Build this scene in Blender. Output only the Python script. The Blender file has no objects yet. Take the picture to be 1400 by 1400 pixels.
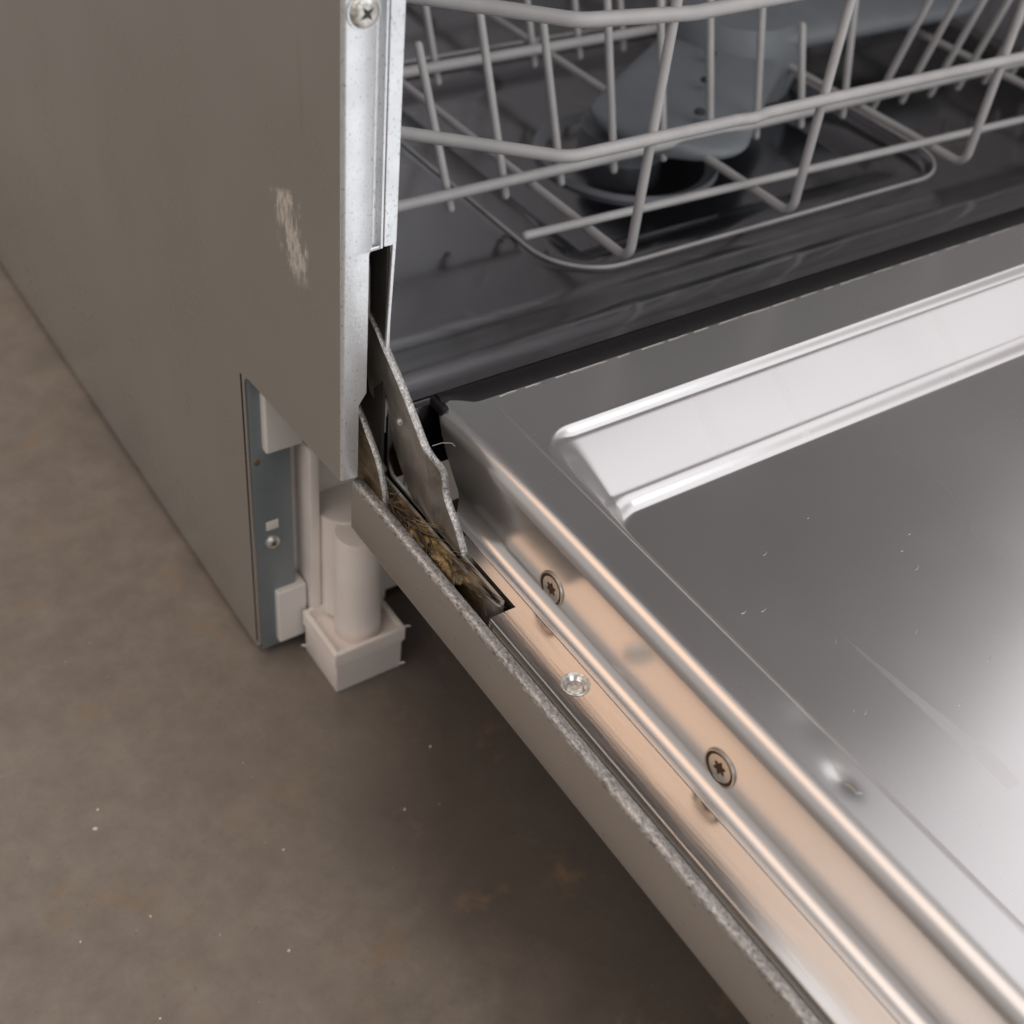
import bpy, bmesh, math, random
from mathutils import Vector, Matrix
R_ = random.Random(7)
sc = bpy.context.scene
col = sc.collection
# ------------------------------------------------------------------ camera
cam_d = bpy.data.cameras.new("camera"); cam = bpy.data.objects.new("camera", cam_d); col.objects.link(cam)
RX = Vector((0.82513039, -0.55707225, 0.09396998))      # image right
RD = Vector((-0.31597909, -0.59296131, -0.74064438))    # image down
RF = Vector((0.46831299, 0.58143563, -0.66529358))      # forward
m3 = Matrix((RX, -RD, -RF)).transposed()
cam.matrix_world = Matrix.Translation((-0.14484, -0.26885, 0.42132)) @ m3.to_4x4()
cam_d.sensor_width = 36; cam_d.lens = 36 * 1698.877 / 1400
cam_d.clip_start = 0.01; cam_d.clip_end = 50
cam_d.dof.use_dof = True; cam_d.dof.focus_distance = 0.385; cam_d.dof.aperture_fstop = 13
sc.camera = cam
# ------------------------------------------------------------------ light
w = bpy.data.worlds.new("World"); sc.world = w; w.use_nodes = True
bg = w.node_tree.nodes["Background"]
bg.inputs[0].default_value = (1.0, 0.94, 0.90, 1); bg.inputs[1].default_value = 0.38
def lamp(name, loc, target, sx, sy, power, colr):
    d = bpy.data.lights.new(name, 'AREA'); d.shape = 'RECTANGLE'; d.size = sx; d.size_y = sy
    d.energy = power; d.color = colr
    o = bpy.data.objects.new(name, d); col.objects.link(o); o.location = loc
    v = Vector(target) - Vector(loc); o.rotation_euler = v.to_track_quat('-Z', 'Y').to_euler()
    return o
T = (0.1, -0.1, 0.17)
def lampdir(name, d, dist, sx, sy, rad, colr):
    d = Vector(d).normalized()
    lamp(name, Vector(T) + d * dist, T, sx, sy, rad * math.pi * sx * sy, colr)
lampdir("window_lamp", (0.62, -0.12, 0.80), 2.2, 1.9, 1.6, 0.62, (0.96, 0.95, 1.0))
lampdir("warm_lamp", (-0.52, 0.42, 0.75), 2.0, 1.0, 0.8, 1.05, (1.0, 0.60, 0.35))
lampdir("ceiling_lamp", (-0.52, -0.12, 0.80), 2.2, 1.5, 1.7, 1.0, (1.0, 0.88, 0.80))
lampdir("front_lamp", (0.25, -0.95, 0.50), 2.4, 2.4, 1.5, 1.5, (0.93, 0.97, 1.0))
lampdir("overhead_lamp", (0.20, -0.42, 0.88), 2.6, 1.5, 1.2, 0.74, (0.97, 0.965, 1.0))
sc.view_settings.view_transform = 'Standard'; sc.view_settings.look = 'None'
sc.view_settings.exposure = 0.32; sc.view_settings.gamma = 1.0
sc.cycles.max_bounces = 10; sc.cycles.glossy_bounces = 8; sc.cycles.caustics_reflective = True

# ------------------------------------------------------------------ materials
def mat(name, colr, rough=.5, metal=0., spec=.5):
    m = bpy.data.materials.new(name); m.use_nodes = True
    b = m.node_tree.nodes["Principled BSDF"]
    b.inputs["Base Color"].default_value = (*colr, 1); b.inputs["Roughness"].default_value = rough
    b.inputs["Metallic"].default_value = metal; b.inputs["Specular IOR Level"].default_value = spec
    return m
class N:
    def __init__(s, m):
        s.t = m.node_tree; s.n = s.t.nodes; s.b = s.n["Principled BSDF"]
        s.co = s.n.new("ShaderNodeTexCoord").outputs["Object"]
    def link(s, a, b): s.t.links.new(a, b)
    def mapping(s, scale=(1, 1, 1), rot=(0, 0, 0), loc=(0, 0, 0)):
        k = s.n.new("ShaderNodeMapping"); s.link(s.co, k.inputs[0])
        k.inputs["Scale"].default_value = scale; k.inputs["Rotation"].default_value = rot; k.inputs["Location"].default_value = loc
        return k.outputs[0]
    def noise(s, scale, vec=None, detail=4, rough=.55, dist=0):
        k = s.n.new("ShaderNodeTexNoise"); s.link(vec or s.co, k.inputs["Vector"])
        k.inputs["Scale"].default_value = scale; k.inputs["Detail"].default_value = detail
        k.inputs["Roughness"].default_value = rough; k.inputs["Distortion"].default_value = dist
        return k.outputs["Fac"]
    def ramp(s, fac, stops):
        k = s.n.new("ShaderNodeValToRGB"); s.link(fac, k.inputs[0]); e = k.color_ramp.elements
        while len(e) < len(stops): e.new(.5)
        for el, (p, c) in zip(e, stops):
            el.position = p; el.color = (c, c, c, 1) if isinstance(c, (int, float)) else (*c, 1)
        return k.outputs[0]
    def mix(s, fac, a, b, mode='MIX'):
        k = s.n.new("ShaderNodeMix"); k.data_type = 'RGBA'; k.blend_type = mode
        for v, i in ((fac, 0), (a, 6), (b, 7)):
            if hasattr(v, 'links'): s.link(v, k.inputs[i])
            elif isinstance(v, (int, float)): k.inputs[i].default_value = v if i == 0 else (v, v, v, 1)
            else: k.inputs[i].default_value = (*v, 1)
        return k.outputs[2]
    def math(s, op, a, b=0., clamp=False):
        k = s.n.new("ShaderNodeMath"); k.operation = op; k.use_clamp = clamp
        for v, i in ((a, 0), (b, 1)):
            if hasattr(v, 'links'): s.link(v, k.inputs[i])
            else: k.inputs[i].default_value = v
        return k.outputs[0]
    def bump(s, h, strength=.2, dist=.001, prev=None):
        k = s.n.new("ShaderNodeBump"); s.link(h, k.inputs["Height"])
        k.inputs["Strength"].default_value = strength; k.inputs["Distance"].default_value = dist
        if prev is not None: s.link(prev, k.inputs["Normal"])
        s.link(k.outputs[0], s.b.inputs["Normal"]); return k.outputs[0]
    def color(s, c): s.link(c, s.b.inputs["Base Color"])
    def rough(s, c): s.link(c, s.b.inputs["Roughness"])
    def segmask(s, a, b, w0, w1, wob=0.0):
        """soft mask of a tapering streak from a to b in the XY plane of the object"""
        sep = s.n.new("ShaderNodeSeparateXYZ"); s.link(s.co, sep.inputs[0])
        x, y = sep.outputs[0], sep.outputs[1]
        L = math.hypot(b[0]-a[0], b[1]-a[1]); ux, uy = (b[0]-a[0])/L, (b[1]-a[1])/L
        t = s.math('ADD', s.math('MULTIPLY', s.math('SUBTRACT', x, a[0]), ux), s.math('MULTIPLY', s.math('SUBTRACT', y, a[1]), uy))
        q = s.math('ABSOLUTE', s.math('ADD', s.math('MULTIPLY', s.math('SUBTRACT', x, a[0]), -uy), s.math('MULTIPLY', s.math('SUBTRACT', y, a[1]), ux)))
        if wob: q = s.math('ADD', q, s.math('MULTIPLY', s.math('SUBTRACT', s.noise(180), .5), wob))
        tn = s.math('DIVIDE', t, L, clamp=True)
        wd = s.math('ADD', s.math('MULTIPLY', tn, w1 - w0), w0)
        inside = s.math('MULTIPLY', s.math('SUBTRACT', wd, q), 2500, clamp=True)
        ends = s.math('MULTIPLY', s.math('MULTIPLY', s.math('ADD', t, .002), 300, clamp=True), s.math('MULTIPLY', s.math('SUBTRACT', L + .002, t), 900, clamp=True))
        return s.math('MULTIPLY', inside, ends)

steel = mat("polished_steel", (.60, .585, .575), .17, .90)
n = N(steel)
base_r = n.ramp(n.noise(9, detail=3), [(.3, .23), (.75, .32)])
smear = n.segmask((.0900, -.135), (.0925, -.190), .0003, .0030, .0010)
blob = n.segmask((.0922, -.1885), (.0918, -.1945), .0030, .0026, .0010)
sm = n.math('MAXIMUM', smear, blob)
for a_, b_, w_ in (((.150, -.0375), (.146, -.061), .0022), ((.235, -.037), (.226, -.061), .003), ((.115, -.037), (.110, -.061), .003)):
    sm = n.math('MAXIMUM', sm, n.math('MULTIPLY', n.segmask(a_, b_, w_, w_, .002), .6))
n.rough(n.mix(n.math('MULTIPLY', sm, .5), base_r, .34))
dust = n.ramp(n.noise(900, detail=2), [(.70, 0.), (.80, 1.)])
n.color(n.mix(n.math('MULTIPLY', sm, .5), n.mix(n.math('MULTIPLY', dust, .25), (.70, .69, .69), (.80, .79, .78)), (.74, .72, .71)))
n.bump(n.noise(14, detail=1), .10, .004)
flat_steel = mat("brushed_steel", (.66, .63, .60), .14, 1)
n = N(flat_steel)
n.rough(n.ramp(n.noise(40, n.mapping((30, 1, 30)), 5), [(.3, .10), (.7, .22)]))
n.bump(n.noise(60, n.mapping((30, .6, 30)), 4), .06, .0004)

wall_steel = mat("tub_wall_steel", (.66, .65, .66), .35, .45)
tub_steel = mat("tub_steel", (.50, .495, .50), .24, 1)
n = N(tub_steel)
n.rough(n.ramp(n.noise(12, detail=4), [(.3, .12), (.7, .28)]))
b0 = n.bump(n.noise(30, detail=2), .08, .002)
spots = n.ramp(n.noise(60, detail=5), [(.62, 0.), (.68, 1.)])
n.color(n.mix(n.math('MULTIPLY', spots, .35), (.29, .285, .295), (.44, .41, .395)))

side_paint = mat("side_panel_steel", (.30, .275, .245), .34, .75)
n = N(side_paint)
sp = n.ramp(n.noise(900, detail=2), [(.72, 0.), (.76, 1.)])
cl = n.ramp(n.noise(5, detail=5), [(.3, (.49, .485, .465)), (.7, (.55, .545, .528))])
# chalky rub mark and a faint second mark, on the panel itself (YZ plane)
sep = n.n.new("ShaderNodeSeparateXYZ"); n.link(n.co, sep.inputs[0]); yy, zz = sep.outputs[1], sep.outputs[2]
def ymask(y0, z0, y1, z1, wd, noisy):
    L = math.hypot(y1-y0, z1-z0); uy, uz = (y1-y0)/L, (z1-z0)/L
    t = n.math('ADD', n.math('MULTIPLY', n.math('SUBTRACT', yy, y0), uy), n.math('MULTIPLY', n.math('SUBTRACT', zz, z0), uz))
    q = n.math('ABSOLUTE', n.math('ADD', n.math('MULTIPLY', n.math('SUBTRACT', yy, y0), -uz), n.math('MULTIPLY', n.math('SUBTRACT', zz, z0), uy)))
    q = n.math('ADD', q, n.math('MULTIPLY', n.math('SUBTRACT', n.noise(260, n.mapping((1, 1, .35)), 5, .7), .5), noisy))
    i = n.math('MULTIPLY', n.math('SUBTRACT', wd, q), 260, clamp=True)
    e = n.math('MULTIPLY', n.math('MULTIPLY', t, 500, clamp=True), n.math('MULTIPLY', n.math('SUBTRACT', L, t), 160, clamp=True))
    return n.math('MULTIPLY', i, e)
sc_m = ymask(.0365, .2435, .0250, .2155, .0078, .030)
sc_m = n.math('MULTIPLY', sc_m, n.ramp(n.noise(420, n.mapping((1, 1, .5)), 5, .75), [(.38, .15), (.56, 1.)]))
mk2 = ymask(.0245, .294, .0225, .262, .0022, .007)
cc = n.mix(n.math('MULTIPLY', sc_m, .6), cl, (.70, .63, .54))
cc = n.mix(n.math('MULTIPLY', mk2, .35), cc, (.36, .29, .17))
cc = n.mix(n.math('MULTIPLY', sp, .35), cc, (.55, .52, .47))
n.color(cc)
n.link(n.mix(sc_m, .75, 0.), n.b.inputs["Metallic"])
n.rough(n.mix(sc_m, n.ramp(n.noise(20, detail=4), [(.3, .24), (.7, .36)]), .8))
n.bump(n.noise(9, n.mapping((1, 1.6, .5)), detail=2), .16, .008)

galv = mat("galvanised_steel", (.75, .77, .79), .32, .7)
n = N(galv)
g1 = n.ramp(n.noise(1400, n.mapping((1, 1, .6)), 3, .6), [(.60, 0.), (.66, 1.)])
g2 = n.ramp(n.noise(90, detail=5), [(.3, (.70, .72, .745)), (.7, (.83, .85, .87))])
n.color(n.mix(n.math('MULTIPLY', g1, .55), g2, (.24, .24, .25)))
n.bump(n.noise(700, detail=4), .2, .0003)

sheared = mat("sheared_zinc_edge", (.60, .59, .57), .35, .7)
n = N(sheared)
v = n.math('ADD', n.math('MULTIPLY', n.noise(1500, n.mapping((1, .45, 1)), 4, .75), .75), n.math('ADD', n.math('MULTIPLY', n.noise(160, n.mapping((1, .4, 1)), 3), .15), n.math('MULTIPLY', n.noise(28, n.mapping((.5, 1, .5)), 3), .10)))
n.color(n.ramp(v, [(.37, (.13, .12, .115)), (.46, (.36, .345, .335)), (.56, (.56, .55, .54)), (.66, (.90, .89, .87))]))
n.bump(n.noise(1600, detail=4, rough=.7), .5, .0004)

hinge_m = mat("hinge_steel", (.36, .335, .30), .36, .8)
n = N(hinge_m)
n.color(n.ramp(n.noise(120, detail=6), [(.3, (.36, .335, .30)), (.55, (.50, .47, .43)), (.75, (.58, .55, .51))]))
n.rough(n.ramp(n.noise(200, detail=4), [(.3, .28), (.7, .5)]))

grimy = mat("grimy_hinge_steel", (.30, .26, .19), .42, .6)
n = N(grimy)
n.color(n.ramp(n.noise(150, n.mapping((1, .35, 1)), 6, .65), [(.32, (.07, .045, .02)), (.5, (.22, .17, .10)), (.68, (.42, .37, .27))]))
n.bump(n.noise(500, detail=5), .6, .0006)

door_side = mat("door_side_steel", (.36, .34, .32), .30, .8)
n = N(door_side)
n.color(n.mix(n.ramp(n.noise(700, detail=3), [(.70, 0.), (.75, 1.)]), n.ramp(n.noise(12, detail=4), [(.3, (.50, .475, .455)), (.7, (.56, .535, .51))]), (.16, .15, .14)))
n.rough(n.ramp(n.noise(30, detail=4), [(.3, .27), (.7, .38)]))

kick_paint = mat("blue_grey_paint", (.20, .235, .26), .42, .45)
n = N(kick_paint)
n.color(n.ramp(n.noise(25, detail=5), [(.3, (.23, .27, .295)), (.7, (.28, .325, .35))]))

white_pl = mat("white_plastic", (.74, .66, .60), .45)
n = N(white_pl)
gr = n.ramp(n.noise(45, detail=6), [(.35, (.94, .88, .84)), (.7, (.88, .81, .76))])
n.color(n.mix(n.math('MULTIPLY', n.ramp(n.noise(500, detail=3), [(.70, 0.), (.76, 1.)]), .5), gr, (.35, .24, .15)))
n.bump(n.noise(120, detail=3), .15, .0006)
n.b.inputs["Subsurface Weight"].default_value = .08; n.b.inputs["Subsurface Scale"].default_value = .004

clean_pl = mat("clip_plastic", (.80, .77, .74), .4)
rubber = mat("black_rubber", (.014, .013, .014), .6)
n = N(rubber); n.bump(n.noise(300, detail=4), .3, .0005)
rubber.node_tree.nodes["Principled BSDF"].inputs["Specular IOR Level"].default_value = .2
wire_m = mat("grey_nylon_coating", (.42, .405, .40), .38)
n = N(wire_m)
n.color(n.ramp(n.noise(60, detail=5), [(.3, (.42, .41, .41)), (.7, (.51, .495, .49))]))
n.bump(n.noise(260, detail=2), .12, .0006)
arm_m = mat("blue_grey_plastic", (.26, .31, .34), .45)
n = N(arm_m); n.color(n.ramp(n.noise(25, detail=4), [(.3, (.17, .185, .205)), (.7, (.22, .24, .26))]))
filt_m = mat("filter_plastic", (.20, .21, .235), .3)
screw_m = mat("screw_steel", (.50, .465, .42), .36, 1)
zinc = mat("zinc_screw", (.72, .71, .68), .36, .7)
n = N(zinc); n.color(n.ramp(n.noise(900, detail=4), [(.35, (.42, .40, .36)), (.6, (.78, .77, .74))])); n.bump(n.noise(700), .4, .0004)
recess = mat("rusty_recess", (.075, .04, .02), .75, 0, .2)
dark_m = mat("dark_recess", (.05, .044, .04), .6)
fibre_m = mat("straw_debris", (.20, .13, .07), .42)
n = N(fibre_m)
n.color(n.ramp(n.noise(110, detail=4), [(.36, (.022, .013, .008)), (.54, (.085, .055, .032)), (.74, (.33, .25, .15))]))
gunk = mat("ochre_grease", (.26, .16, .05), .28)
n = N(gunk); n.color(n.ramp(n.noise(260, detail=5), [(.35, (.05, .03, .012)), (.6, (.25, .16, .06)), (.75, (.45, .33, .16))])); n.bump(n.noise(400, detail=5), .8, .001)
flake = mat("pale_flake", (.70, .66, .58), .7)

floor_m = mat("stained_concrete", (.12, .10, .09), .34)
n = N(floor_m)
big = n.noise(3.2, detail=5, rough=.55)
fine = n.noise(60, detail=8, rough=.7)
c1 = n.ramp(big, [(.33, (.215, .184, .156)), (.66, (.275, .24, .206))])
c1 = n.mix(.55, c1, n.ramp(fine, [(.3, (.66, .66, .66)), (.7, (1.24, 1.24, 1.24))]), 'MULTIPLY')
c1 = n.mix(n.ramp(n.noise(17, n.mapping((1, 1, 1), loc=(3, 1, 0)), 6, .65), [(.52, 0.), (.70, .5)]), c1, (.17, .145, .122))
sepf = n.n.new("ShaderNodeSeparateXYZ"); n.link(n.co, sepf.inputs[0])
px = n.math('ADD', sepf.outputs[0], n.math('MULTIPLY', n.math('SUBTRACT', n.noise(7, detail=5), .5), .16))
door_shade_stain = n.ramp(n.math('ADD', n.math('MULTIPLY', px, 5), .5), [(.42, 0.), (.72, .8)])  # shade under the door painted into the floor colour, along with some staining
c1 = n.mix(door_shade_stain, c1, (.085, .07, .062))
rust = n.ramp(n.noise(26, n.mapping((1, 1, 1), loc=(7.3, 2.1, 0)), 8, .72), [(.56, 0.), (.70, .55)])
c1 = n.mix(rust, c1, (.30, .20, .115))
c1 = n.mix(n.ramp(n.noise(420, detail=3), [(.735, 0.), (.77, .7)]), c1, (.42, .37, .31))
c1 = n.mix(n.ramp(n.noise(300, detail=5, rough=.7), [(.28, .55), (.38, 0.)]), c1, (.10, .085, .07))
crk = n.ramp(n.noise(9, n.mapping((1, 1, 1), loc=(1.7, 4.4, 0)), 7, .62, 1.2), [(.488, 0.), (.497, .15), (.503, .15), (.512, 0.)])
c1 = n.mix(n.math('MULTIPLY', crk, n.ramp(n.noise(5), [(.5, 0.), (.6, 1.)])), c1, (.16, .14, .12))
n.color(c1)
n.rough(n.ramp(n.noise(14, detail=6), [(.3, .20), (.7, .40)]))
n.bump(n.noise(160, detail=7, rough=.7), .14, .0012)

# ------------------------------------------------------------------ helpers
def link(name, me, m, parent=None, smooth=True, angle=40):
    o = bpy.data.objects.new(name, me); col.objects.link(o)
    if m: me.materials.append(m)
    if smooth:
        me.shade_smooth()
        try: me.set_sharp_from_angle(angle=math.radians(angle))
        except Exception: pass
    if parent: o.parent = parent
    return o
def from_bm(name, bm, m, parent=None, smooth=True, angle=40):
    bmesh.ops.recalc_face_normals(bm, faces=bm.faces)
    me = bpy.data.meshes.new(name); bm.to_mesh(me); bm.free()
    return link(name, me, m, parent, smooth, angle)
def box(bm, lo, hi, bev=0., seg=2):
    r = bmesh.ops.create_cube(bm, size=1)
    vs = r['verts']
    for v in vs:
        v.co = Vector([(a + b) / 2 + c * (b - a) for a, b, c in zip(lo, hi, v.co)])
    if bev:
        es = list({e for v in vs for e in v.link_edges})
        bmesh.ops.bevel(bm, geom=es, offset=bev, segments=seg, affect='EDGES', profile=.6)
def prism(bm, pts, ax, a, b, bev=0., seg=2):
    """extrude polygon pts (2D in the other two axes) along ax from a to b"""
    oth = [i for i in range(3) if i != ax]
    def mk(v):
        out = []
        for p in pts:
            c = [0, 0, 0]; c[oth[0]] = p[0]; c[oth[1]] = p[1]; c[ax] = v; out.append(bm.verts.new(c))
        return out
    A, B = mk(a), mk(b); k = len(pts)
    fs = [bm.faces.new(A), bm.faces.new(B[::-1])]
    for i in range(k): fs.append(bm.faces.new((A[i], B[i], B[(i+1) % k], A[(i+1) % k])))
    bmesh.ops.recalc_face_normals(bm, faces=fs)
    if bev:
        es = list({e for f in fs for e in f.edges})
        bmesh.ops.bevel(bm, geom=es, offset=bev, segments=seg, affect='EDGES')
def roundpts(pts, rads, seg=5, closed=False):
    """polyline with filleted corners (3D)"""
    P = [Vector(p) for p in pts]; out = []; k = len(P)
    for i, p in enumerate(P):
        r = rads[i] if isinstance(rads, (list, tuple)) else rads
        if (not closed and i in (0, k-1)) or not r: out.append(p); continue
        a = (P[i-1] - p); b = (P[(i+1) % k] - p)
        an = a.angle(b)
        if an > 3.10: out.append(p); continue
        t = min(r / math.tan(an/2), a.length*.48, b.length*.48); rr = t*math.tan(an/2)
        s = p + a.normalized()*t; e = p + b.normalized()*t
        c = p + (a.normalized()+b.normalized()).normalized() * (rr/math.sin(an/2))
        v0, v1 = s-c, e-c; th = v0.angle(v1)
        for j in range(seg+1):
            f = j/seg
            out.append(c + (v0*math.sin((1-f)*th) + v1*math.sin(f*th))/math.sin(th))
    return out
def tube_bm(bm, pts, r, nseg=10, cap=True, taper=None, closed=False):
    P = [Vector(p) for p in pts]; k = len(P); rings = []
    if cap and not closed:
        d0 = (P[0]-P[1]).normalized(); d1 = (P[-1]-P[-2]).normalized()
        extra0 = [(P[0]+d0*r*.85, .45), (P[0]+d0*r*.55, .8)]; extra1 = [(P[-1]+d1*r*.55, .8), (P[-1]+d1*r*.85, .45)]
    else: extra0 = extra1 = []
    seq = [(p, s) for p, s in extra0] + [(p, 1.) for p in P] + [(p, s) for p, s in extra1]
    tang = []
    K = len(seq)
    for i in range(K):
        if closed: t = seq[(i+1) % K][0] - seq[i-1][0]
        else: t = seq[min(i+1, K-1)][0] - seq[max(i-1, 0)][0]
        tang.append(t.normalized())
    up = Vector((0, 0, 1)) if abs(tang[0].z) < .9 else Vector((0, 1, 0))
    u = (up - tang[0]*up.dot(tang[0])).normalized()
    for i, (p, s) in enumerate(seq):
        t = tang[i]; u = (u - t*u.dot(t)).normalized(); v = t.cross(u)
        rr = r*s*(taper(i/(K-1)) if taper else 1)
        rings.append([bm.verts.new(p + (u*math.cos(a)+v*math.sin(a))*rr) for a in [2*math.pi*j/nseg for j in range(nseg)]])
    rng = range(K) if closed else range(K-1)
    for i in rng:
        A, B = rings[i], rings[(i+1) % K]
        for j in range(nseg): bm.faces.new((A[j], A[(j+1) % nseg], B[(j+1) % nseg], B[j]))
    if not closed:
        bm.faces.new(rings[0][::-1]); bm.faces.new(rings[-1])
def tube(name, pts, r, m, parent=None, nseg=12, **kw):
    bm = bmesh.new(); tube_bm(bm, pts, r, nseg, **kw)
    return from_bm(name, bm, m, parent, angle=60)
def lathe(bm, prof, seg=32, M=None):
    """prof: (radius, height) list around local Z; M places it"""
    M = M or Matrix(); rings = []
    for r, h in prof:
        if r < 1e-7: rings.append([bm.verts.new(M @ Vector((0, 0, h)))])
        else: rings.append([bm.verts.new(M @ Vector((r*math.cos(2*math.pi*j/seg), r*math.sin(2*math.pi*j/seg), h))) for j in range(seg)])
    for A, B in zip(rings, rings[1:]):
        for j in range(seg):
            k2 = (j+1) % seg
            if len(A) == 1 and len(B) == 1: continue
            if len(A) == 1: bm.faces.new((A[0], B[j], B[k2]))
            elif len(B) == 1: bm.faces.new((A[j], A[k2], B[0]))
            else: bm.faces.new((A[j], A[k2], B[k2], B[j]))
def frame(o, zdir, xdir=(0, 0, 1)):
    z = Vector(zdir).normalized(); x = Vector(xdir); x = (x - z*x.dot(z)).normalized(); y = z.cross(x)
    M = Matrix((x, y, z)).transposed().to_4x4(); M.translation = Vector(o); return M
def empty(name, loc, label=None, cat=None):
    o = bpy.data.objects.new(name, None); col.objects.link(o); o.location = loc; o.empty_display_size = .02
    if label: o['label'] = label; o['category'] = cat
    return o

# ------------------------------------------------------------------ floor
bm = bmesh.new()
S = 6.0
vs = [bm.verts.new(p) for p in ((-S, -S, 0), (S, -S, 0), (S, S, 0), (-S, S, 0))]; bm.faces.new(vs)
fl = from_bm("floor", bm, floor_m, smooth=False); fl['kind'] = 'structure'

# ------------------------------------------------------------------ dishwasher (Empty kept at the origin: front left corner on the floor)
DW = empty("dishwasher", (0, 0, 0), "scuffed grey dishwasher with its steel-lined door open above the concrete floor", "dishwasher")
W_ = .596; D_ = .56; H_ = .82; t_ = .0008

# side panel: sheet with the kick notch, front flange and recessed kick flange folded from it
def ring_arc(cx, cy, r, a0, a1, k=5): return [(cx + r*math.cos(math.radians(a0+(a1-a0)*i/k)), cy + r*math.sin(math.radians(a0+(a1-a0)*i/k))) for i in range(k+1)]
bm = bmesh.new()
KY, KZ = .0725, .1525
poly = [(0.0008, .157), (KY-.004, KZ+.0003)] + ring_arc(KY-.0035, KZ-.004, .004, 80, 0)[1:] + [(KY+.0005, .0075), (KY+.004, .0035), (D_, .0030), (D_, H_), (.0008, H_)]
prism(bm, poly, 0, 0, t_)
side = from_bm("side_panel", bm, side_paint, DW, angle=30)
# mirrored right side panel
bm = bmesh.new(); prism(bm, poly, 0, W_-t_, W_); from_bm("side_panel", bm, side_paint, DW, angle=30)

# front flange: swept cross section (x,y) over z, its width follows the cut-outs
bm = bmesh.new()
def flange_section(z):
    if z > .2405: wd = .0098
    elif z > .2385: wd = .0098 - .0010*(.2405-z)/.002
    elif z > .190: wd = .0088
    elif z > .186: wd = .0088 - .0026*(.190-z)/.004
    else: wd = .0062
    pts = [(0, .0012), (.00025, .0005), (.0008, .0001), (.0014, 0)]
    if z > .2395:
        pts += [(wd-.0006, 0), (wd, .0003), (wd+.0005, .0016), (.0119, .0017), (.0123, .0008), (.0124, -.0001), (.0130, -.0001), (.0131, .0012)]
    else:
        pts += [(wd-.0030, 0), (wd-.0015, 0), (wd-.0008, 0), (wd-.0004, 0), (wd-.0001, 0), (wd, 0.0001), (wd, .0004), (wd, .0012)]
    return pts
zs = [.1570, .1575, .165, .175, .1858, .1866, .1875, .1885, .1893, .190, .20, .215, .23, .2382, .2388, .2392, .2395001, .2400, .2405, .25, .28, .32, .40, .6, H_]
prev = None
for z in zs:
    ring = [bm.verts.new((x, y, z)) for x, y in flange_section(z)]
    if prev:
        for a in range(len(ring)-1): bm.faces.new((prev[a], prev[a+1], ring[a+1], ring[a]))
    prev = ring
fo = from_bm("front_flange", bm, galv, DW, angle=35)
md = fo.modifiers.new("sheet", 'SOLIDIFY'); md.thickness = .0007; md.offset = -1
# tub flange strip beside it
bm = bmesh.new()
prism(bm, [(.01325, .2398), (.0161, .2398), (.0149, .2045), (.0160, .2045), (.0175, .242), (.0177, .31), (.0177, .5), (.0177, H_), (.01325, H_)], 1, -.0003, .0008, .0002, 1)
from_bm("tub_flange", bm, galv, DW, angle=35)
# right-hand flange
bm = bmesh.new(); box(bm, (W_-.018, 0, .157), (W_-.0008, .001, H_), .0003, 1); from_bm("front_flange", bm, galv, DW)
# channel behind the flange cut-out: side of the tub and a bent spring wire
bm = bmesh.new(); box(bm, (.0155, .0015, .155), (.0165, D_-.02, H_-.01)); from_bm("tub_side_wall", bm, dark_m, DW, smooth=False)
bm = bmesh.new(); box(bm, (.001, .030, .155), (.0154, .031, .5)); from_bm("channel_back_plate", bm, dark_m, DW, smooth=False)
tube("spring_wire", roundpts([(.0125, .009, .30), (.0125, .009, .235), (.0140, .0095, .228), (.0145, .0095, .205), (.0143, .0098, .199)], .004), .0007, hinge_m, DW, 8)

# ---- screws
def phillips(name, M, r, h, parent, m=zinc, seat=True):
    bm = bmesh.new()
    lathe(bm, [(r*1.0, -.0004), (r*1.02, h*.25), (r*.95, h*.62), (r*.78, h*.86), (r*.55, h), (0, h)], 28, M)
    o = from_bm(name, bm, m, parent, angle=50)
    bm = bmesh.new()
    for a in (math.radians(38), math.radians(128)):
        q = M @ Matrix.Rotation(a, 4, 'Z')
        L, wd = r*.52, r*.13
        for sg in (1,):
            vs = [bm.verts.new(q @ Vector(p)) for p in ((-L, 0, h*1.03), (-L*.35, -wd, h*1.04), (L*.35, -wd, h*1.04), (L, 0, h*1.03), (L*.35, wd, h*1.04), (-L*.35, wd, h*1.04))]
            bm.faces.new(vs)
    for v in bm.verts: pass
    r_ = bmesh.ops.extrude_face_region(bm, geom=bm.faces[:])
    dz = (M.to_3x3() @ Vector((0, 0, 1))) * (-h*.3)
    for e in r_['geom']:
        if isinstance(e, bmesh.types.BMVert): e.co += dz
    from_bm("cross_recess", bm, dark_m, o, smooth=False)
    return o
phillips("screw", frame((.0058, 0, .3068), (0, -1, 0)), .0041, .0021, fo)
# washer embossed ring under the screw
bm = bmesh.new(); lathe(bm, [(.0048, .0001), (.0047, .0005), (.0040, .0006), (.0036, .0003)], 28, frame((.0058, 0, .3068), (0, -1, 0))); from_bm("screw_seat", bm, galv, fo)

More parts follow.
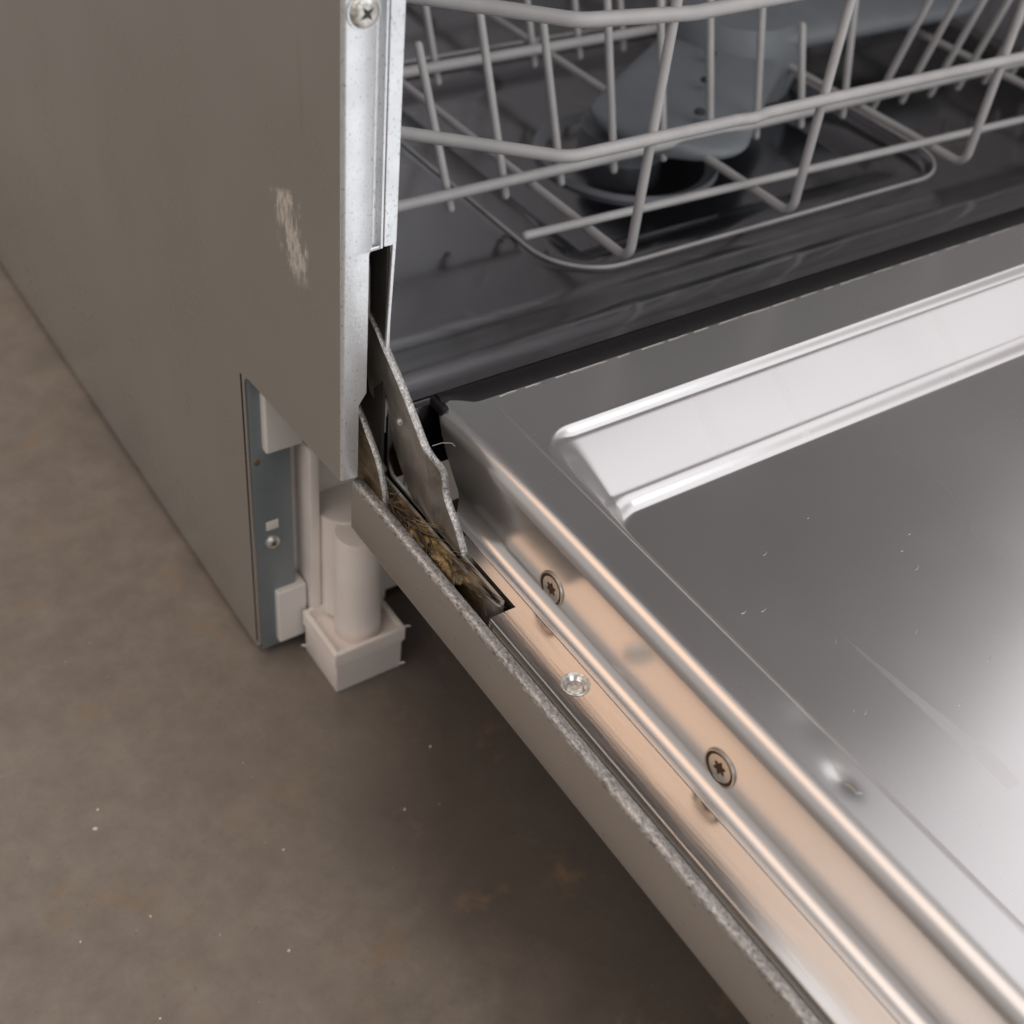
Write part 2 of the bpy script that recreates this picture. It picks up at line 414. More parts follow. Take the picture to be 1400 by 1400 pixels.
# kick flange (blue grey, recessed) with its screw, slot and clips
bm = bmesh.new(); box(bm, (.0009, KY, .0045), (.0172, KY+.0010, KZ-.001), .0004, 2)
kf = from_bm("kick_flange", bm, kick_paint, DW)
bm = bmesh.new(); prism(bm, [(x, y) for x, y in ring_arc(.0026, KY+.0026, .0026, 180, 270, 6)] + [(.0030, KY+.0009), (.0030, KY+.003), (.0, KY+.004)], 2, .0075, KZ-.0015)
from_bm("folded_edge", bm, kick_paint, kf, angle=50)
ks = phillips("screw", frame((.0077, KY, .067), (0, -1, 0)), .0032, .0020, kf)
bm = bmesh.new(); box(bm, (.0053, KY-.0003, .0735), (.0108, KY+.0005, .0782), .0004, 2); from_bm("slot_plug", bm, clean_pl, kf)
bm = bmesh.new(); lathe(bm, [(0, .0001), (.0014, .0001), (.0015, -.0003)], 12, frame((.0028, KY-.0002, .1105), (0, -1, 0))); from_bm("rust_spot", bm, gunk, kf)

# white plastic base
bm = bmesh.new()
prism(bm, [(.0165, .003), (.58, .003), (.58, .09), (.082, .085), (.0735, .0905), (.070, .096), (.064, .12), (.055, .150), (.0165, .150)], 1, .0800, .0830)
base = from_bm("plastic_base", bm, white_pl, DW, angle=30)
bm = bmesh.new(); box(bm, (.0738, .0793, .0034), (.0742, .0799, .087)); from_bm("panel_seam", bm, dark_m, base, smooth=False)
bm = bmesh.new(); box(bm, (.0055, .0690, .1155), (.0215, .0795, .143), .0012, 3); from_bm("clip", bm, clean_pl, base)
bm = bmesh.new(); box(bm, (.0078, .0695, .0080), (.0212, .0795, .0385), .0009, 3); from_bm("clip", bm, clean_pl, base)
bm = bmesh.new()
pr = [(.0265, .0800)] + [(.0425+.016*math.cos(math.radians(a)), .0700+.014*math.sin(math.radians(a))) for a in range(190, 371, 12)] + [(.0585, .0800)]
prism(bm, pr, 2, .021, .0775); from_bm("foot_housing", bm, white_pl, base, angle=50)
bm = bmesh.new(); box(bm, (.022, .066, .021), (.0262, .0798, .113), .001, 2); from_bm("housing_rib", bm, white_pl, base)
# dark space under the tub, behind the base
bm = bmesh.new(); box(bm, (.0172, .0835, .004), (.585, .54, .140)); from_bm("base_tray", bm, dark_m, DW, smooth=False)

# levelling foot: cylinder in an open square shoe
LF = empty("levelling_foot", (.036, .052, 0)); LF.parent = DW
bm = bmesh.new(); lathe(bm, [(0, .006), (.0092, .006), (.0100, .0085), (.0100, .075), (.0096, .0765), (0, .0765)], 40, Matrix.Translation((.0005, .0005, 0)))
from_bm("foot_cylinder", bm, white_pl, LF, angle=45)
bm = bmesh.new()
def sq(x0, y0, x1, y1, z, c=.0008): return [(x0, y0, z), (x1, y0, z), (x1, y1, z), (x0, y1, z)]
ox0, oy0, ox1, oy1 = -.0172, -.0138, .0146, .0150
loops = [sq(ox0+.0006, oy0+.0006, ox1-.0006, oy1-.0006, 0), sq(ox0, oy0, ox1, oy1, .0008), sq(ox0, oy0, ox1, oy1, .0165), sq(ox0-.0008, oy0-.0004, ox1+.0014, oy1+.0008, .0172), sq(ox0-.0008, oy0-.0004, ox1+.0014, oy1+.0008, .0250),
         sq(ox0+.0012, oy0+.0012, ox1-.0006, oy1-.0010, .0254), sq(ox0+.0014, oy0+.0014, ox1-.0008, oy1-.0012, .0195), ]
prev = None
for L in loops:
    vs = [bm.verts.new(p) for p in L]
    if prev:
        for i in range(4): bm.faces.new((prev[i], prev[(i+1) % 4], vs[(i+1) % 4], vs[i]))
    else: bm.faces.new(vs[::-1])
    prev = vs
bm.faces.new(prev)
bmesh.ops.bevel(bm, geom=[e for e in bm.edges], offset=.00035, segments=2, affect='EDGES')
from_bm("foot_shoe", bm, white_pl, LF, angle=45)
# moulding burrs
for pts, r in (([(.0155, -.012, .0225), (.0175, -.0125, .0235), (.0188, -.0130, .0232)], .0004), ([(-.0172, .0148, .003), (-.0186, .0152, .0036)], .0005), ([(.0146, -.0138, .002), (.0160, -.0142, .0022)], .0005)):
    bm = bmesh.new(); tube_bm(bm, pts, r, 6); from_bm("moulding_flash", bm, white_pl, LF)

# ------------------------------------------------------------------ tub
def smooth(a, b, x):
    t = min(1, max(0, (x-a)/(b-a))); return t*t*(3-2*t)
def tub_z(x, y):
    z = .1775 - .0275*smooth(.008, .072, y)              # sill running down to the floor
    z += .05*max(0, (.034-x)/.018)**2.2 * (smooth(.01, .05, y) if x < .045 else 0)
    z += .06*max(0, (x-.551)/.03)**2.2 * (1 if x > .551 else 0)
    z += .05*max(0, (y-.49)/.03)**2.2 * (1 if y > .49 else 0)
    # recess with rounded corners
    dx = max(abs(x-.2705)-.094, 0); dy = max(abs(y-.185)-.079, 0); d = math.hypot(dx, dy) - .030
    inside = -min(d, 0)
    z -= .0045*smooth(0, .004, inside)
    z -= .012*smooth(.01, .06, inside)
    z += .0007*math.exp(-(d/.0016)**2)
    return z
bm = bmesh.new()
def axis(segs):
    out = []
    for a, b, k in segs: out += [a+(b-a)*i/k for i in range(k)]
    return out + [segs[-1][1]]
xs = axis([(.0168, .045, 10), (.045, .135, 30), (.135, .20, 70), (.20, .34, 40), (.34, .40, 60), (.40, .551, 20), (.551, .580, 10)])
ys = axis([(.004, .055, 24), (.055, .125, 75), (.125, .30, 50), (.30, .49, 20), (.49, .53, 12)])
grid = [[bm.verts.new((x, y, tub_z(x, y))) for y in ys] for x in xs]
for i in range(len(xs)-1):
    for j in range(len(ys)-1): bm.faces.new((grid[i][j], grid[i+1][j], grid[i+1][j+1], grid[i][j+1]))
tub = from_bm("tub_floor", bm, tub_steel, DW, angle=80)
bm = bmesh.new()
for lo, hi in (((.0168, .002, .17), (.0176, .53, H_-.02)), ((.5795, .002, .17), (.5803, .53, H_-.02)), ((.0168, .525, .15), (.5803, .5258, H_-.02)), ((.0168, .002, H_-.03), (.5803, .53, H_-.029))):
    box(bm, lo, hi)
from_bm("tub_walls", bm, wall_steel, DW, smooth=False)
# sill face under the tub mouth
bm = bmesh.new(); box(bm, (.0172, .0005, .150), (.579, .0042, .1772), .0010, 2); from_bm("tub_sill", bm, tub_steel, DW)
# top panel of the body
bm = bmesh.new(); box(bm, (.001, .001, H_-.004), (W_-.001, D_, H_-.001)); from_bm("top_panel", bm, galv, DW, smooth=False)
bm = bmesh.new(); box(bm, (.001, D_-.001, .01), (W_-.001, D_, H_-.005)); from_bm("back_panel", bm, galv, DW, smooth=False)

pl = []
for qx, qy, a0 in ((.3645, .106, -90), (.3645, .264, 0), (.1765, .264, 90), (.1765, .106, 180)):
    pl += [Vector((qx+.030*math.cos(math.radians(a0+9*i)), qy+.030*math.sin(math.radians(a0+9*i)), 0)) for i in range(11)]
pl = [pl[i].lerp(pl[(i+1) % len(pl)], j/6) for i in range(len(pl)) for j in range(6 if (pl[i]-pl[(i+1) % len(pl)]).length > .02 else 1)]
bm = bmesh.new(); tube_bm(bm, [Vector((p.x, p.y, tub_z(p.x, p.y)+.0005)) for p in pl], .0009, 8, closed=True); from_bm("sump_bead", bm, wire_m, DW, angle=60)
# filter
F = empty("filter", (.2540, .172, .140)); F.parent = DW
bm = bmesh.new(); lathe(bm, [(0, .0), (.030, .0), (.043, .0015), (.047, .0040), (.048, .0005)], 48); from_bm("filter_disc", bm, filt_m, F)
bm = bmesh.new(); lathe(bm, [(.022, .001), (.022, .0125), (.0225, .0135), (.0205, .0139), (.0100, .0143), (0, .0143)], 36, Matrix.Translation((.003, .008, 0))); from_bm("filter_cup", bm, filt_m, F)
# spray arm
SA = empty("spray_arm", (.365, .222, .150)); SA.parent = DW
bm = bmesh.new(); lathe(bm, [(.036, -.006), (.040, .014), (.038, .026), (.032, .034), (.018, .037), (0, .037)], 48); from_bm("hub", bm, arm_m, SA)
def blade(L, w0, w1, ang, bend, z0, th, lift=0.):
    bm = bmesh.new(); rows = []
    K, J = 26, 10
    for i in range(K+1):
        f = i/K; c = Vector((f*L, bend*f*f, 0)); wd = w0+(w1-w0)*f
        if f > .8: wd *= math.sqrt(max(0, 1-((f-.8)/.2)**2))*.96+.04
        row = []
        for j in range(2*J):
            a = 2*math.pi*j/(2*J); cx, cz = math.cos(a), math.sin(a)
            px = math.copysign(abs(cx)**.7, cx)*wd; pz = math.copysign(abs(cz)**.8, cz)*th*(1-.35*f)
            row.append(bm.verts.new(Matrix.Rotation(ang, 4, 'Z') @ Vector((c.x, c.y+px, z0+pz+lift*f))))
        rows.append(row)
    for A, B in zip(rows, rows[1:]):
        for j in range(2*J): bm.faces.new((A[j], A[(j+1) % (2*J)], B[(j+1) % (2*J)], B[j]))
    bm.faces.new(rows[0]); bm.faces.new(rows[-1][::-1])
    return bm
b1 = from_bm("arm_blade", blade(.155, .034, .042, math.radians(212), .006, .016, .007), arm_m, SA, angle=60)
b2 = from_bm("arm_blade", blade(.17, .036, .026, math.radians(-8), .0, .026, .009, .006), arm_m, SA, angle=60)
for k, (x, y) in enumerate(((-.098, -.083), (-.070, -.055), (-.045, -.030))):
    bm = bmesh.new(); lathe(bm, [(0, .0006), (.0022, .0006), (.0028, .0002), (.0028, -.001)], 14, Matrix.Translation((x, y, .0272))); from_bm("nozzle", bm, dark_m, b1)

# ------------------------------------------------------------------ door (part of the dishwasher; children are its sub-parts)
DR = empty("door", (0, 0, 0)); DR.parent = DW
DY = -.62
# outer shell: side wall, rolled lip, groove
bm = bmesh.new()
sec = [(.0120, .1338), (.0062, .1330), (.0053, .1334), (.0050, .1342), (.0050, .1530), (.0052, .1540), (.0058, .1547), (.0066, .1549), (.0080, .1546), (.0088, .1540), (.0091, .1530), (.0091, .1480), (.0118, .1478)]
ysd = [.0018] + [-.01-.61*i/80 for i in range(81)]
prev = None
for yv in ysd:
    ring = [bm.verts.new((x, yv, z)) for x, z in sec]
    if prev:
        for a in range(len(ring)-1): bm.faces.new((prev[a], prev[a+1], ring[a+1], ring[a]))
    else: first = ring
    prev = ring
bm.faces.new([first[i] for i in range(0, 11)])
shell = from_bm("outer_shell", bm, door_side, DR, angle=50)
# rolled sheared lip of the shell: rough bright zinc
bm = bmesh.new(); prev = None
lip = [(.0049, .1532), (.0051, .1542), (.0057, .15485), (.0066, .15505), (.0080, .15475), (.0089, .1541), (.0092, .1532)]
rr = random.Random(3)
K = 1600
for i in range(K+1):
    yv = .0012 - .60*i/K; wob = (rr.random()-.5)*.00022 + .0003*math.sin(yv*70)
    ring = []
    for q, (x, z) in enumerate(lip):
        ring.append(bm.verts.new((x + (wob if q == 2 else 0) + (.0008*smooth(.0012, -.03, yv)*0), yv, z + (rr.random()-.5)*.00009)))
    if prev:
        for a in range(len(ring)-1): bm.faces.new((prev[a], prev[a+1], ring[a+1], ring[a]))
    prev = ring
from_bm("rolled_lip", bm, sheared, DR, angle=180)
# bottom (outer face) and far sides
bm = bmesh.new(); box(bm, (.0058, DY, .1322), (.590, -.002, .1332)); box(bm, (.590, DY, .1325), (.5915, .0, .154)); box(bm, (.006, DY-.001, .1325), (.591, DY, .18))
from_bm("outer_panel", bm, door_side, DR, smooth=False)
# cavity liner seen in the hinge slot
bm = bmesh.new(); box(bm, (.0255, -.075, .1345), (.0260, .0, .1515)); box(bm, (.0119, -.0715, .1345), (.026, -.0710, .1515)); box(bm, (.0119, -.071, .1345), (.0255, -.001, .1350))
from_bm("slot_liner", bm, grimy, DR, smooth=False)
# ledge plate with hinge slot and countersunk hole
def grid_plate(bm, xs, ys, keep, z, drop):
    V = {}
    def v(i, j):
        if (i, j) not in V: V[(i, j)] = bm.verts.new((xs[i], ys[j], z))
        return V[(i, j)]
    for i in range(len(xs)-1):
        for j in range(len(ys)-1):
            if keep((xs[i]+xs[i+1])/2, (ys[j]+ys[j+1])/2): bm.faces.new((v(i, j), v(i+1, j), v(i+1, j+1), v(i, j+1)))
LZ = .1525
HX, HY, HR = .0195, -.1030, .0038
bm = bmesh.new()
outer = [(.0121, -.0698), (.0215, -.0698), (.0215, -.0370), (.0236, -.0362), (.0254, -.0362), (.0254, DY), (.0121, DY)]
ov = [bm.verts.new((x, y, LZ)) for x, y in outer]
oe = [bm.edges.new((ov[i], ov[(i+1) % len(ov)])) for i in range(len(ov))]
hv = [bm.verts.new((HX+HR*math.cos(2*math.pi*i/28), HY+HR*math.sin(2*math.pi*i/28), LZ)) for i in range(28)]
he = [bm.edges.new((hv[i], hv[(i+1) % 28])) for i in range(28)]
bmesh.ops.triangle_fill(bm, edges=oe+he, use_beauty=True)
r_ = bmesh.ops.extrude_edge_only(bm, edges=oe)
for g in r_['geom']:
    if isinstance(g, bmesh.types.BMVert): g.co.z -= .0035
r_ = bmesh.ops.extrude_edge_only(bm, edges=he)
for g in r_['geom']:
    if isinstance(g, bmesh.types.BMVert):
        g.co.z -= .0013; g.co.x = HX+(g.co.x-HX)*.66; g.co.y = HY+(g.co.y-HY)*.66
ledge = from_bm("ledge_plate", bm, flat_steel, DR, angle=30)
bm = bmesh.new(); tube_bm(bm, [(.01225, -.0705, LZ-.0002), (.01225, DY, LZ-.0002)], .00035, 8); from_bm("ledge_edge", bm, flat_steel, DR)
bm = bmesh.new(); lathe(bm, [(.0033, .0001), (.0031, .0003), (.0029, .0002), (.0020, -.0012), (.00195, -.0010), (.0012, -.0006), (.0009, -.0006), (.0008, -.0009), (0, -.0009)], 32, Matrix.Translation((HX, HY, LZ)) @ Matrix.Scale(1.32, 4))
from_bm("rivet", bm, zinc, DR, angle=35)
# inner sheet: bottom flange, concave fillet, wall, convex fillet, rim, panel
XW, ZT, r1, r2 = .0311, .1810, .0056, .0060
prof = [(.0252, LZ+.0001), (.02525, LZ+.0003), (.0254, LZ+.00035)]
zb0 = LZ+.00035
prof += [(XW-r1+r1*math.sin(math.radians(a)), zb0+r1-r1*math.cos(math.radians(a))) for a in range(0, 91, 9)]
prof += [(XW, z) for z in (.160, .164, .168, .172)]
prof += [(XW+r2-r2*math.cos(math.radians(a)), ZT-r2+r2*math.sin(math.radians(a))) for a in range(0, 91, 6)]
x0p = XW+r2
def ramp_(a, b, x, s_):
    t = min(1, max(0, (x-a)/(b-a))); k = 1/(1-s_)
    if t < s_: return k*t*t/(2*s_)
    if t > 1-s_: return 1-k*(1-t)**2/(2*s_)
    return k*(t-s_/2)
def panel_h(x, y):
    h = 0.
    st = .0487 - .0006*smooth(-.08, -.3, y)
    fade = smooth(-.012, -.035, y)
    h += .00022*math.exp(-((x-st+.0004)/.00035)**2)*fade
    # the sheet drops in a tilted terrace from the hinge end to the lower main field
    cr = .013; cx = st+.001+cr
    yq = y
    if x < cx: yq += (cr-math.sqrt(max(0, cr*cr-min(cx-x, cr)**2)))*smooth(-.060, -.035, y)
    yr0, yr1, yf0, yf1 = -.0322, -.0362, -.0585, -.0646
    yf1 -= .012*(1-smooth(st, st+.022, x))
    H = -.0026*ramp_(yr0, yr1, yq, .48) - .0092*ramp_(yr1+.0016, yf0-.0016, yq, .12) - .0034*ramp_(yf0, yf1, yq, .48)
    wd = .0165-.0090*smooth(-.056, -.092, y)
    h += H*ramp_(st, st+wd, x, .30)
    v = 0
    # dent in the rim
    dd = math.hypot((x-.0410), (y+.1770)*.55)
    h -= .0007*math.exp(-(dd/.0022)**2)
    h -= .0002*math.exp(-(((x-.046)/.004)**2+((y+.16)/.006)**2))
    return h+v
ygr = axis([(0, -.030, 30), (-.030, -.082, 130), (-.082, -.14, 24), (-.14, -.21, 90), (-.21, -.35, 40), (-.35, DY+.005, 20)])
xgr = axis([(x0p, .0478, 16), (.0478, .0500, 22), (.0500, .068, 76), (.068, .070, 4), (.070, .30, 60), (.30, .54, 20), (.54, .560, 6)])
rows = [(x, z, None) for x, z in prof] + [(x, ZT, 1) for x in xgr[1:]] + [(.566, .172, None), (.568, .1531, None)]
YT = [(.150, -.0268), (.1535, -.0262), (.158, -.0212), (.162, -.0172), (.170, -.0112), (.176, -.0086), (.179, -.0074), (.190, -.0070)]
def rim_rear(x): return -.0050 - .0048*smooth(.0365, .0450, x)
def yend(x, z):
    """rear boundary of the sheet: slanted end of the wall, rounded corner of the rim"""
    for (z0, y0), (z1, y1) in zip(YT, YT[1:]):
        if z0 <= z <= z1: ye = y0+(y1-y0)*(z-z0)/(z1-z0); break
    if z > .1795: ye = ye+(rim_rear(x)-ye)*smooth(.1795, .1808, z)
    return ye
bm = bmesh.new(); G = []
for x, z, fl_ in rows:
    ye = yend(x, z); row = []
    # rear face turned down towards the hinge side
    for dyo, dz_, dx_ in ((.0022, -.0045, .0020), (.0022, -.0022, .0012), (.0016, -.0008, .0004), (.0008, -.0002, .0001)):
        if fl_ is not None or z > .1790: row.append(bm.verts.new((x, ye+dyo, z+dz_)))
        elif z > .1535: row.append(bm.verts.new((x+dx_*1.6, ye+dyo*.9, z)))
        else: row.append(bm.verts.new((x, ye, z-.0)))
    for yv in ygr:
        y2 = ye + (yv)*(DY+.005-ye)/(DY+.005) if yv > -.03 else yv
        if yv > -.03: y2 = ye + (yv/-.03)*(-.03-ye)
        zz2 = z + (panel_h(x, y2) if x >= x0p-1e-6 and x < .562 else 0)
        if x < x0p and z > .172: zz2 += panel_h(x, y2) * smooth(.172, .181, z)
        row.append(bm.verts.new((x, y2, zz2)))
    G.append(row)
for A, B in zip(G, G[1:]):
    for j in range(len(A)-1):
        try: bm.faces.new((A[j], B[j], B[j+1], A[j+1]))
        except ValueError: pass
bmesh.ops.remove_doubles(bm, verts=bm.verts, dist=1e-6)
inner = from_bm("inner_panel", bm, steel, DR, angle=180)

bm = bmesh.new(); rr = random.Random(31)
for x, y in ((.1329, -.1184), (.0925, -.0985), (.1411, -.1141), (.0697, -.1138), (.0754, -.1160), (.0720, -.1568), (.0741, -.1589), (.1307, -.1264), (.1169, -.0927), (.0861, -.1360), (.1308, -.1575), (.1206, -.1631), (.100, -.17), (.110, -.145)):
    a = rr.uniform(-.6, .3); L = rr.uniform(.0008, .0026); pts = []
    for i in range(6):
        pts.append((x+math.cos(a)*L*i/5, y+math.sin(a)*L*i/5, ZT-.01516)); a += .12
    tube_bm(bm, pts, .00007, 5)
sc_o = from_bm("surface_scratches", bm, zinc, DR); sc_o['kind'] = 'stuff'
bm = bmesh.new()
tube_bm(bm, [(.0436, -.1700, ZT+.00002), (.0430, -.1722, ZT), (.0424, -.1745, ZT-.0002)], .00010, 5)
crack = from_bm("dent_crease", bm, screw_m, DR)
bm = bmesh.new()
tube_bm(bm, [(.0412, -.1782, ZT-.0003), (.0418, -.1800, ZT-.0001), (.0414, -.1815, ZT), (.0426, -.1822, ZT)], .00012, 5)
from_bm("dent_crease", bm, hinge_m, DR)
# gasket along the lower edge of the door
bm = bmesh.new(); prev = None
gp = [(-.0098, .1760), (-.0100, .1806), (-.0094, .1813), (-.0060, .1822), (-.0015, .1818), (.0000, .1806), (.0002, .1760)]
rr = random.Random(5)
for i in range(161):
    x = .0335 + .53*i/160; wb = (rr.random()-.5)*.0003
    if i == 0: wb = 0
    kq = (-rim_rear(x)-.0001)/.0098
    ring = [bm.verts.new((x, (y*kq if y < 0 else y)+wb*(q in (1, 2)), z + wb*.5)) for q, (y, z) in enumerate(gp)]
    if prev:
        for a in range(len(ring)-1): bm.faces.new((prev[a], prev[a+1], ring[a+1], ring[a]))
    else: bm.faces.new(ring)
    prev = ring
gk = from_bm("gasket", bm, rubber, DR, angle=50)
bm = bmesh.new(); box(bm, (.0318, -.0080, .1775), (.0345, .0, .1812), .0010, 3); from_bm("gasket_end", bm, rubber, DR)

bm = bmesh.new(); rr = random.Random(8); x = .052
while x < .30:
    L = rr.uniform(.004, .016); tube_bm(bm, [(x+L*i/4, -.01030-rr.random()*.0003, .1811+rr.random()*.0002) for i in range(5)], .00012, 5); x += L+rr.uniform(.001, .006)
se = from_bm("sealant_edge", bm, screw_m, DR); se['kind'] = 'stuff'
# torx screws
def torx(y, z):
    M = frame((XW-.0001, y, z), (-1, 0, 0)) @ Matrix.Scale(1.25, 4)
    bm = bmesh.new()
    lathe(bm, [(.0046, -.0001), (.0045, .00035), (.0041, .0004), (.0039, .0001), (.0037, -.0004)], 40, M)
    rim = from_bm("torx_screw", bm, screw_m, DR, angle=50)
    # head face with the six-lobed hole
    bm = bmesh.new(); K = 60
    star = lambda a: .00145*(1+.24*math.cos(6*a))
    r0 = [bm.verts.new(M @ Vector((.0037*math.cos(2*math.pi*j/K), .0037*math.sin(2*math.pi*j/K), -.0005))) for j in range(K)]
    r1_ = [bm.verts.new(M @ Vector((.0033*math.cos(2*math.pi*j/K), .0033*math.sin(2*math.pi*j/K), .0002))) for j in range(K)]
    r2_ = [bm.verts.new(M @ Vector((star(2*math.pi*j/K)*math.cos(2*math.pi*j/K), star(2*math.pi*j/K)*math.sin(2*math.pi*j/K), .00022))) for j in range(K)]
    r3_ = [bm.verts.new(M @ Vector((star(2*math.pi*j/K)*.9*math.cos(2*math.pi*j/K), star(2*math.pi*j/K)*.9*math.sin(2*math.pi*j/K), -.0007))) for j in range(K)]
    for A, B in ((r0, r1_), (r1_, r2_), (r2_, r3_)):
        for j in range(K): bm.faces.new((A[j], A[(j+1) % K], B[(j+1) % K], B[j]))
    h = from_bm("screw_head", bm, screw_m, DR, angle=35); h.parent = DR
    bm = bmesh.new(); lathe(bm, [(.0037, -.00035), (0, -.00035)], 30, M); lathe(bm, [(.00125, -.00025), (0, -.00025)], 12, M)
    return rim, h
for yv, zv in ((-.0738, .1594), (-.1500, .1608)):
    rim, h = torx(yv, zv)
    M = frame((XW-.0001, yv, zv), (-1, 0, 0)) @ Matrix.Scale(1.25, 4)
    bm = bmesh.new(); K = 48; fn = lambda a: .00155*(1+.25*math.cos(6*a)); ra = []
    for rf, hh in ((1.0, .00027), (.93, .00010), (.85, .00002)):
        ra.append([bm.verts.new(M @ Vector((fn(2*math.pi*j/K)*rf*math.cos(2*math.pi*j/K), fn(2*math.pi*j/K)*rf*math.sin(2*math.pi*j/K), hh))) for j in range(K)])
    for A, B in zip(ra, ra[1:]):
        for j in range(K): bm.faces.new((A[j], A[(j+1) % K], B[(j+1) % K], B[j]))
    bm.faces.new(ra[-1]); from_bm("torx_recess", bm, recess, DR)
    bm = bmesh.new(); lathe(bm, [(.00395, .0002), (.00390, .00042), (.00362, .00034), (.0035, .0001)], 48, M); from_bm("grime_ring", bm, recess, DR)

# ------------------------------------------------------------------ hinge
HG = empty("hinge", (0, 0, 0)); HG.parent = DW
def plate(name, x0, x1, front, back, m, parent, edge_m=None):
    """lever cut from sheet in the YZ plane; front = visible upper edge"""
    bm = bmesh.new(); poly = front + back[::-1]
    A = [bm.verts.new((x0, y, z)) for y, z in poly]; B = [bm.verts.new((x1, y, z)) for y, z in poly]
    bm.faces.new(A); bm.faces.new(B[::-1]); k = len(poly)
    for i in range(k): bm.faces.new((A[i], B[i], B[(i+1) % k], A[(i+1) % k]))
    o = from_bm(name, bm, m, parent, angle=25)
    if edge_m:
        # sheared top edge, laid 0.1 mm proud, gently uneven
        bm = bmesh.new(); F3 = [Vector((0, y, z)) for y, z in front]
        P = []
        for a, b in zip(F3, F3[1:]):
            kk = max(2, int((b-a).length/.0006)); P += [a.lerp(b, i/kk) for i in range(kk)]
        P.append(F3[-1]); prev = None; rr = random.Random(9)
        for i, p in enumerate(P):
            t = (P[min(i+1, len(P)-1)]-P[max(i-1, 0)]).normalized(); nn = Vector((0, t.z, -t.y))
            if nn.z < 0 and abs(nn.z) > abs(nn.y)*.2: nn = -nn
            if nn.y > 0: nn = -nn
            jit = lambda: (rr.random()-.5)*.00012
            ring = [bm.verts.new(p + nn*h + Vector((x, 0, 0))) for x, h in ((x0-.00005, -.0001), (x0+.0001+jit(), .00012+jit()*.5), ((x0+x1)/2, .00016+jit()), (x1-.0001+jit(), .00010+jit()*.5), (x1+.00005, -.0001))]
            if prev:
                for a in range(4): bm.faces.new((prev[a], prev[a+1], ring[a+1], ring[a]))
            prev = ring
        from_bm("sheared_edge", bm, edge_m, o, angle=180)
    return o
def cr(pts, k=4):
    """Catmull-Rom through 2D points"""
    out = []; n_ = len(pts)
    for i in range(n_-1):
        p0, p1, p2, p3 = pts[max(i-1, 0)], pts[i], pts[i+1], pts[min(i+2, n_-1)]
        for j in range(k):
            t = j/k
            out.append(tuple(.5*((2*p1[c])+(-p0[c]+p2[c])*t+(2*p0[c]-5*p1[c]+4*p2[c]-p3[c])*t*t+(-p0[c]+3*p1[c]-3*p2[c]+p3[c])*t**3) for c in (0, 1)))
    out.append(pts[-1]); return out
front = cr([(.0105, .2115), (.0050, .2085), (-.0000, .2045), (-.0092, .1980), (-.0184, .1902), (-.0230, .1860), (-.0258, .1832), (-.0275, .1790), (-.0290, .1735), (-.0312, .1665), (-.0378, .1600), (-.0430, .1527), (-.0452, .1470)])
back = cr([(.0105, .1990), (.0092, .1900), (.0068, .1810), (.0030, .1705), (-.0050, .1600), (-.0130, .1525), (-.0203, .1487), (-.0315, .1430)])
lev = plate("hinge_arm", .0141, .0165, front, back, hinge_m, HG, sheared)
# joggle: the foot of the arm is set towards the door
for o_ in [lev]+list(lev.children):
    for v_ in o_.data.vertices:
        v_.co.x += .0050*smooth(.1850, .1735, v_.co.z)
bm = bmesh.new(); lathe(bm, [(.0012, -.0001), (.0012, .0005), (.0008, .0009), (0, .0010)], 16, frame((.0141, -.0118, .1850), (-1, 0, 0))); from_bm("rivet", bm, zinc, lev)
# small curved lever by the flange
f2 = cr([(.0095, .1800), (.0050, .1768), (-.0010, .1715), (-.0055, .1670), (-.0085, .1620), (-.0110, .1560), (-.0120, .1500), (-.0120, .1440)])
b2_ = cr([(.0095, .1700), (.0080, .1640), (.0070, .1560), (.0060, .1440)])
plate("hinge_lever", .0092, .0113, f2, b2_, grimy, HG, sheared)
# U-shaped bar lying in the slot
def strip_u(name, xa, xb, yr, yf, th, z0, z1, m):
    bm = bmesh.new(); r = (xb-xa)/2; cx = (xa+xb)/2
    path = [(xb, yr)] + [(cx+r*math.cos(math.radians(a)), yf-r*math.sin(math.radians(a))) for a in range(0, 181, 15)] + [(xa, yr)]
    rows = []
    for i, (x, y) in enumerate(path):
        a = Vector(path[max(i-1, 0)]); b = Vector(path[min(i+1, len(path)-1)]); t = (b-a).normalized(); nn = Vector((t.y, -t.x))
        p = Vector((x, y)); q = p+nn*-th
        rows.append([bm.verts.new((p.x, p.y, z0)), bm.verts.new((p.x, p.y, z1-.0002)), bm.verts.new((p.x*.9+q.x*.1, p.y*.9+q.y*.1, z1)), bm.verts.new((p.x*.1+q.x*.9, p.y*.1+q.y*.9, z1)), bm.verts.new((q.x, q.y, z1-.0002)), bm.verts.new((q.x, q.y, z0))])
    for A, B in zip(rows, rows[1:]):
        for j in range(5): bm.faces.new((A[j], A[j+1], B[j+1], B[j]))
    bm.faces.new(rows[0]); bm.faces.new(rows[-1])
    return from_bm(name, bm, m, HG, angle=40)
strip_u("channel_rim", .0163, .0203, .004, -.0650, -.0013, .142, .1522, hinge_m)
strip_u("channel_liner", .0172, .0193, .004, -.0632, -.0003, .142, .1515, grimy)
bm = bmesh.new(); prism(bm, [(.0125, .004), (.0165, .004), (.0200, -.060), (.0192, -.0665), (.0175, -.0665), (.0158, -.058)], 2, .1405, .1500, .0003, 1)
from_bm("slide_bar", bm, grimy, HG, angle=35)
